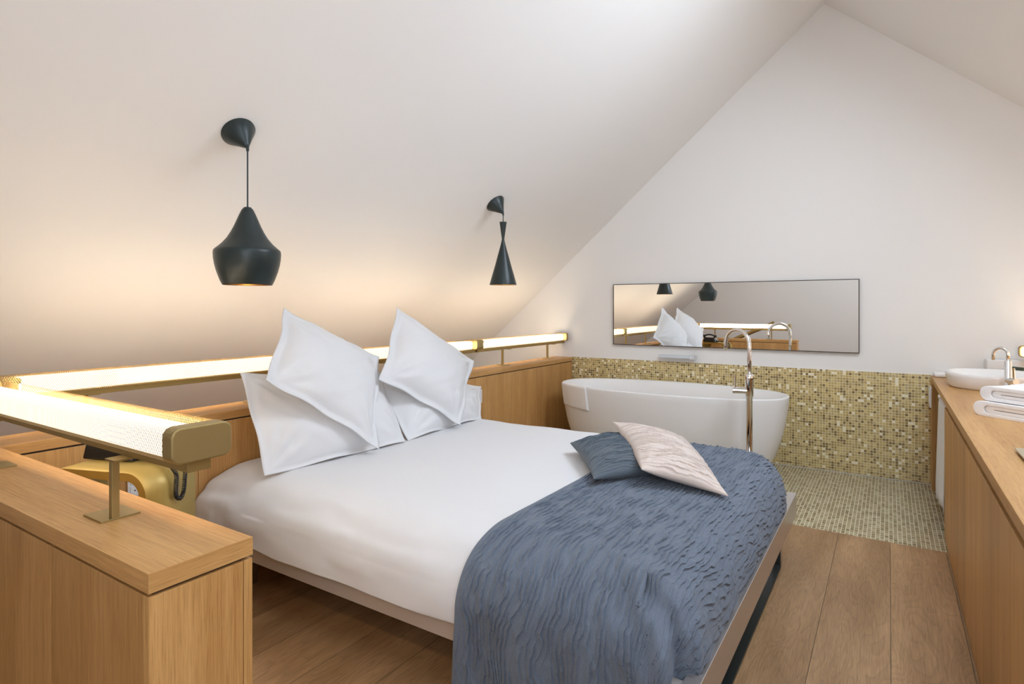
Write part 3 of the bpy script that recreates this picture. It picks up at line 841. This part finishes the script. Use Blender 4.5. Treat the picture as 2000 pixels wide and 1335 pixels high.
# towel rail in the open niche
tr = thing('towel_rail', (.29, 4.5, .64), 'chrome towel rail under the washstand worktop', 'rail')
build('bar', cyl((.288, 3.96, .655), (.288, 4.80, .655), .008, 14), M['chrome'], tr, smooth=False)
build('knob', lathe([(.004, .634), (.013, .639), (.0165, .649), (.0165, .661), (.013, .671), (.004, .676)], (.288, 4.80), 20, close_top=True, close_bot=True), M['chrome'], tr, smooth=True)
build('mount', cyl((.288, 4.70, .655), (.288, 4.70, TZ - .036), .006, 10), M['chrome'], tr)
build('mount', cyl((.288, 4.05, .655), (.288, 4.05, TZ - .036), .006, 10), M['chrome'], tr)
V = []; yy = np.linspace(4.12, 4.67, 30)
path = [(.300, .20 + .45 * (1 - k / 8)) for k in range(8, -1, -1)]
path = [(.302, z) for z in np.linspace(.22, .64, 9)] + [(.300, .662), (.288, .668), (.276, .662)] + [(.272, z) for z in np.linspace(.64, .075, 14)]
for i, y in enumerate(yy):
    for j, (x, z) in enumerate(path):
        low = np.clip((.65 - z) / .5, 0, 1)
        V.append((x + (.010 * math.sin(i * .55) * low - .012 * low if j > 11 else .006 * math.sin(i * .5) * low), y + (.05 * low * (y - 4.4) if j > 11 else 0), z + (.02 * math.sin(i * .2) * low if j > 11 else 0)))
bt2 = build('bath_towel', (np.array(V), grid_faces(len(yy), len(path))), M['terry'], smooth=True)
setp(bt2, 'long white bath towel hanging from the chrome rail under the worktop', 'towel')
sm = bt2.modifiers.new('thick', 'SOLIDIFY'); sm.thickness = .006; sm.offset = 0

# basin
bx_, by_ = .53, 4.50
def ring(rows, cx, cy, n=72):
    V = []; Fs = []; ph = np.linspace(0, 2 * PI, n, endpoint=False)
    for z, a, b in rows:
        x, y = sup(a, b, ph, 2.3); V += [(cx + p, cy + q, z) for p, q in zip(x, y)]
    for i in range(len(rows) - 1):
        for k in range(n): Fs.append((i * n + k, i * n + (k + 1) % n, (i + 1) * n + (k + 1) % n, (i + 1) * n + k))
    Fs.append(tuple(range(n - 1, -1, -1))); Fs.append(tuple((len(rows) - 1) * n + k for k in range(n)))
    return np.array(V), Fs
bs = thing('wash_basin', (bx_, by_, TZ), 'round white wash basin standing on the oak worktop', 'basin')
build('bowl', ring([(TZ, .214, .224), (TZ + .012, .226, .236), (TZ + .07, .237, .247), (TZ + .088, .238, .248), (TZ + .092, .235, .245), (TZ + .088, .227, .237), (TZ + .05, .21, .22), (TZ + .02, .17, .18), (TZ + .012, .08, .08)], bx_, by_), M['ceramic'], bs, smooth=True)
build('drain', lathe([(.022, TZ + .013), (.022, TZ + .017), (.01, TZ + .018)], (bx_, by_), 20, close_top=True), M['chrome'], bs)
# basin tap
tx, ty = .545, 4.135
bt3 = thing('basin_tap', (tx, ty, TZ), 'small chrome basin tap with a curved spout beside the wash basin', 'tap')
build('body', lathe([(.026, TZ), (.026, TZ + .006), (.0165, TZ + .008), (.0165, TZ + .19), (.010, TZ + .195)], (tx, ty), 28, close_top=True, close_bot=True), M['chrome'], bt3)
for p in bt3.children[-1].data.polygons: p.use_smooth = len(p.vertices) == 4
sd2 = np.array([-.86, .51])
arc = [(tx, ty, TZ + .19), (tx, ty, TZ + .222)]
for k in range(1, 15):
    an = PI * k / 14
    arc.append((tx + sd2[0] * .034 * (1 - math.cos(an)), ty + sd2[1] * .034 * (1 - math.cos(an)), TZ + .222 + .036 * math.sin(an)))
arc.append((arc[-1][0], arc[-1][1], TZ + .19))
build('spout', tube(arc, .0085, 16), M['chrome'], bt3, smooth=True)
build('handle', cyl((tx, ty, TZ + .082), (tx + .025, ty - .06, TZ + .082), .0175, 22), M['chrome'], bt3, bevel=.002)
build('lever', cyl((tx + .018, ty - .044, TZ + .08), (tx + .018, ty - .044, TZ + .155), .006, 10), M['chrome'], bt3)

# folded towels
def folded(seg, L, H, W, cx, cy, z0, ang, label, group):
    t_ = H / 4.3
    def U(h, l0, r0, zc):
        """closed outline of a U fold: rounded left end"""
        pass
    outs = []
    def slab(x0, x1, za, zb, nseg=10):
        r = (zb - za) / 2; zc = (za + zb) / 2
        pts = [(x1, za)]
        for k in range(nseg + 1):
            a = -PI / 2 - PI * k / nseg
            pts.append((x0 + r + r * math.cos(a) * 1.0, zc + r * math.sin(a)))
        pts.append((x1, zb))
        return pts
    # outer wrap, hollowed by an inner fold
    o = slab(0, L, 0, H); i_ = slab(.045, L + .001, t_ * 1.05, H - t_ * 1.05)[::-1]
    poly = o + i_
    inner = slab(.050, L - .004, t_ * 1.12, H - t_ * 1.12)
    ins2 = slab(.085, L + .001, H * .475, H * .525)[::-1]
    poly2 = inner + ins2
    def ext(poly, w0, w1):
        k = len(poly)
        ny = 9
        V = []; Fs = []
        for q in range(ny):
            e = q / (ny - 1); y = w0 + (w1 - w0) * e
            for p in poly:
                sag = -.004 * math.sin(p[0] * 21 + y * 13) * (p[1] / H)
                V.append((p[0], y, p[1] + sag))
        for q in range(ny - 1):
            for i in range(k): Fs.append((q * k + i, (q + 1) * k + i, (q + 1) * k + (i + 1) % k, q * k + (i + 1) % k))
        Fs.append(tuple(range(k))); Fs.append(tuple((ny - 1) * k + i for i in range(k - 1, -1, -1)))
        return np.array(V), Fs
    g = join(ext(poly, 0, W), ext(poly2, .004, W - .004))
    V = g[0] + np.array([0, 0, z0])
    c, s_ = math.cos(ang), math.sin(ang)
    Wd = np.stack([cx + c * V[:, 0] - s_ * V[:, 1], cy + s_ * V[:, 0] + c * V[:, 1], V[:, 2]], -1)
    o = build('folded_towel', (Wd, g[1]), M['terry'], bevel=.006, seg=3)
    for p in o.data.polygons: p.use_smooth = True
    return setp(o, label, 'towel', group)
an = math.atan2(-.666, .745)
folded(0, .34, .068, .30, .318, 3.335, TZ, an, 'thick folded white towel at the bottom of the pair on the washstand', 'folded towels on the washstand')
folded(0, .33, .066, .28, .342, 3.338, TZ + .0685, an, 'thick folded white towel on top of the pair on the washstand', 'folded towels on the washstand')
st = build('flannel', box(.262, .40, 4.955, 5.065, TZ, TZ + .030), M['terry'], bevel=.012, seg=4)
setp(st, 'small folded white flannel in the worktop corner against the gable wall', 'towel')
# things at the back of the worktop
tbx = build('tissue_box', box(.545, .80, 4.95, 5.06, TZ, TZ + .135), M['white'], bevel=.004)
setp(tbx, 'plain white box against the wall behind the basin tap', 'box')
gt = thing('toiletry_tube', (.70, 4.86, TZ), 'small dark green toiletry tube standing behind the basin tap', 'bottle')
V = [(.662, 4.84, TZ + .022), (.712, 4.84, TZ + .022), (.712, 4.872, TZ + .022), (.662, 4.872, TZ + .022), (.655, 4.852, TZ + .105), (.718, 4.852, TZ + .100), (.718, 4.86, TZ + .100), (.655, 4.86, TZ + .105)]
build('body', (np.array(V), box(0, 1, 0, 1, 0, 1)[1]), M['green'], gt, bevel=.003)
build('cap', lathe([(.015, TZ), (.015, TZ + .024)], (.687, 4.856), 18, close_top=True, close_bot=True), M['green'], gt)
ty_ = thing('tray', (.50, 2.35, TZ), 'flat champagne-coloured tray on the washstand at the right edge', 'tray')
build('plate', box(.352, .66, 2.16, 2.545, TZ + .008, TZ + .014), M['tray'], ty_, bevel=.002)
build('foot', box(.372, .64, 2.18, 2.525, TZ, TZ + .008), M['mframe'], ty_)

# ------------------------------------------------------------------ gold stool, phone, sockets
SZ = .722
ang = math.radians(20)
c0 = np.array([-1.972, .927])               # near right top corner
ux = np.array([math.cos(ang), math.sin(ang)]); uy = np.array([-math.sin(ang), math.cos(ang)])
SWd, SDp, th_ = .40, .21, .026
gs = thing('stool', (*(c0 - ux * SWd / 2 + uy * SDp / 2), 0), 'gold bent-plywood stool with rounded corners used as a bedside table', 'stool')
def Ws(l, d, z): return (*(c0 - ux * l + uy * d), z)   # l: leftwards from the right side, d: depth
R_ = .075
def shell():
    out = [(0, 0)]; inn = [(th_, 0)]
    for k in range(11):
        a = PI / 2 * k / 10
        out.append((R_ - R_ * math.cos(a), SZ - R_ + R_ * math.sin(a)))
        inn.append((R_ - (R_ - th_) * math.cos(a), SZ - R_ + (R_ - th_) * math.sin(a)))
    for k in range(11):
        a = PI / 2 * k / 10
        out.append((SWd - R_ + R_ * math.sin(a), SZ - R_ + R_ * math.cos(a)))
        inn.append((SWd - R_ + (R_ - th_) * math.sin(a), SZ - R_ + (R_ - th_) * math.cos(a)))
    out.append((SWd, 0)); inn.append((SWd - th_, 0))
    return out, inn
out, inn = shell(); k = len(out)
V = [Ws(l, d, z) for d in (0, SDp) for l, z in out] + [Ws(l, d, z) for d in (0, SDp) for l, z in inn]
Fo = [(i, i + 1, i + 1 + k, i + k) for i in range(k - 1)]
Fi = [(2 * k + i, 2 * k + i + k, 2 * k + i + 1 + k, 2 * k + i + 1) for i in range(k - 1)]
En = [(i, 2 * k + i, 2 * k + i + 1, i + 1) for i in range(k - 1)] + [(k + i, k + i + 1, 3 * k + i + 1, 3 * k + i) for i in range(k - 1)] + [(0, k, 3 * k, 2 * k), (k - 1, 3 * k - 1, 4 * k - 1, 2 * k - 1)]
so = build('shell', (np.array(V), Fo + Fi + En), M['goldply'], gs)
so.data.materials.append(M['goldedge'])
for i, p in enumerate(so.data.polygons):
    p.use_smooth = i < 2 * (k - 1)
    p.material_index = 0 if i < 2 * (k - 1) else 1

pc = c0 - ux * .27 + uy * .158
ph_ = thing('telephone', (*pc, SZ), 'black desk telephone with a coiled cord standing on the gold stool', 'telephone')
def Wp(x, y, z):
    q = pc + ux * x + uy * y
    return (q[0], q[1], SZ + z)
pv = [(-.105, -.05, 0), (.105, -.05, 0), (.105, .05, 0), (-.105, .05, 0), (-.095, -.045, .055), (.095, -.045, .055), (.085, .045, .075), (-.085, .045, .075)]
build('body', (np.array([Wp(*v) for v in pv]), box(0, 1, 0, 1, 0, 1)[1]), M['phone'], ph_, bevel=.008, seg=3)
hs = [Wp(-.09 + .18 * q / 10, .03, .098 + .018 * math.sin(PI * q / 10)) for q in range(11)]
h1 = build('handset', join(tube(hs, .012, 14), tube([Wp(-.095, .03, .112), Wp(-.098, .03, .072)], [.02, .024], 16), tube([Wp(.095, .03, .112), Wp(.098, .03, .072)], [.02, .024], 16)), M['phone'], ph_, smooth=True)
build('keypad', (np.array([Wp(*v) for v in [(-.03, -.038, .055), (.04, -.038, .055), (.04, .005, .0645), (-.03, .005, .0645), (-.03, -.038, .0585), (.04, -.038, .0585), (.04, .005, .068), (-.03, .005, .068)]]), box(0, 1, 0, 1, 0, 1)[1]), M['white'], ph_)
# coiled cord: over the near right edge of the stool, hanging in a loop
base = [Wp(.10, -.05, .03)]
e0 = c0 + uy * .055
def ee(l, d, z):
    q = e0 + ux * l + uy * d
    return (q[0], q[1], z)
cpts = [Wp(.105, .0, .02), ee(-.10, .07, SZ + .012), ee(-.03, .055, SZ + .012), ee(.014, .05, SZ - .02), ee(.016, .05, SZ - .06), ee(.014, .052, SZ - .098), ee(.016, .068, SZ - .112), ee(.016, .082, SZ - .095), ee(.016, .088, SZ - .05), ee(.014, .09, SZ - .012), ee(-.02, .094, SZ + .012), ee(-.08, .11, SZ + .013), Wp(.11, .03, .03)]
cp = np.array(cpts); tt = np.linspace(0, len(cp) - 1, 420)
def cr(P, t):
    i = np.clip(np.floor(t).astype(int), 0, len(P) - 2); f = (t - i)[:, None]
    p0 = P[np.maximum(i - 1, 0)]; p1 = P[i]; p2 = P[i + 1]; p3 = P[np.minimum(i + 2, len(P) - 1)]
    return .5 * ((2 * p1) + (-p0 + p2) * f + (2 * p0 - 5 * p1 + 4 * p2 - p3) * f ** 2 + (-p0 + 3 * p1 - 3 * p2 + p3) * f ** 3)
ctr = cr(cp, tt)
T = np.gradient(ctr, axis=0); T /= np.linalg.norm(T, axis=1)[:, None]
n1 = np.cross(T, np.array([.3, .5, .8])); n1 /= np.linalg.norm(n1, axis=1)[:, None]; n2 = np.cross(T, n1)
d = np.concatenate([[0], np.cumsum(np.linalg.norm(np.diff(ctr, axis=0), axis=1))]); phs_ = d / .0055 * 2 * PI
dd = np.linspace(0, d[-1], 1300)
C2 = np.stack([np.interp(dd, d, ctr[:, i]) for i in range(3)], -1); N1 = np.stack([np.interp(dd, d, n1[:, i]) for i in range(3)], -1); N2 = np.stack([np.interp(dd, d, n2[:, i]) for i in range(3)], -1)
pp = dd / .0058 * 2 * PI
hel = C2 + .0056 * (np.cos(pp)[:, None] * N1 + np.sin(pp)[:, None] * N2)
build('coiled_cord', tube(hel, .0021, 6), M['phone'], ph_, smooth=True)

def socket(name, y, z, w_, h_, label, holes=True):
    s_ = thing(name, (HX1, y, z - h_ / 2), label, 'socket' if holes else 'switch')
    build('plate', box(HX1 - .001, HX1 + .008, y - w_ / 2, y + w_ / 2, z - h_ / 2, z + h_ / 2), M['white'], s_, bevel=.002)
    if holes:
        for dz in (.022, -.022):
            f = build('insert', box(HX1 + .008, HX1 + .0105, y - w_ / 2 + .008, y + w_ / 2 - .006, z + dz - .018, z + dz + .018), M['white'], s_, bevel=.001)
            build('pin_hole', join(*[cyl((HX1 + .0104, y + a, z + dz + b), (HX1 + .0109, y + a, z + dz + b), .003, 10) for a, b in ((-.01, 0), (.01, 0), (0, .005))]), M['dark'], f)
    else:
        build('rocker', box(HX1 + .008, HX1 + .011, y - w_ / 2 + .01, y + w_ / 2 - .01, z - h_ / 2 + .012, z + h_ / 2 - .012), M['white'], s_, bevel=.001)
socket('wall_socket', 1.175, .532, .07, .095, 'white double socket on the headboard cabinet, seen under the gold stool')
socket('light_switch', 3.535, .585, .075, .10, 'white switch plate on the headboard cabinet beside the right pillows', False)

# stair handrail, seen only in the mirror
hr = thing('handrail', (-2.0, .22, 0), 'slanting oak stair handrail behind the divider cabinet, seen in the mirror', 'handrail')
build('rail', tube([(-2.35, .22, .62), (-1.50, .22, 1.01)], .03, 14), M['brass_dark'], hr)
build('post', cyl((-2.2, .22, 0), (-2.2, .22, .68), .012, 12), M['brass'], hr)
build('post', cyl((-1.6, .22, 0), (-1.6, .22, .95), .012, 12), M['brass'], hr)

# ------------------------------------------------------------------ view
SC.view_settings.view_transform = 'Standard'; SC.view_settings.look = 'None'
SC.view_settings.exposure = 0.80; SC.view_settings.gamma = 1.0
SC.view_settings.use_curve_mapping = False
cy = SC.cycles
cy.use_denoising = True
cy.max_bounces = 10; cy.diffuse_bounces = 6; cy.glossy_bounces = 6; cy.transparent_max_bounces = 24
cy.caustics_reflective = False; cy.caustics_refractive = False
cy.sample_clamp_indirect = 6.0
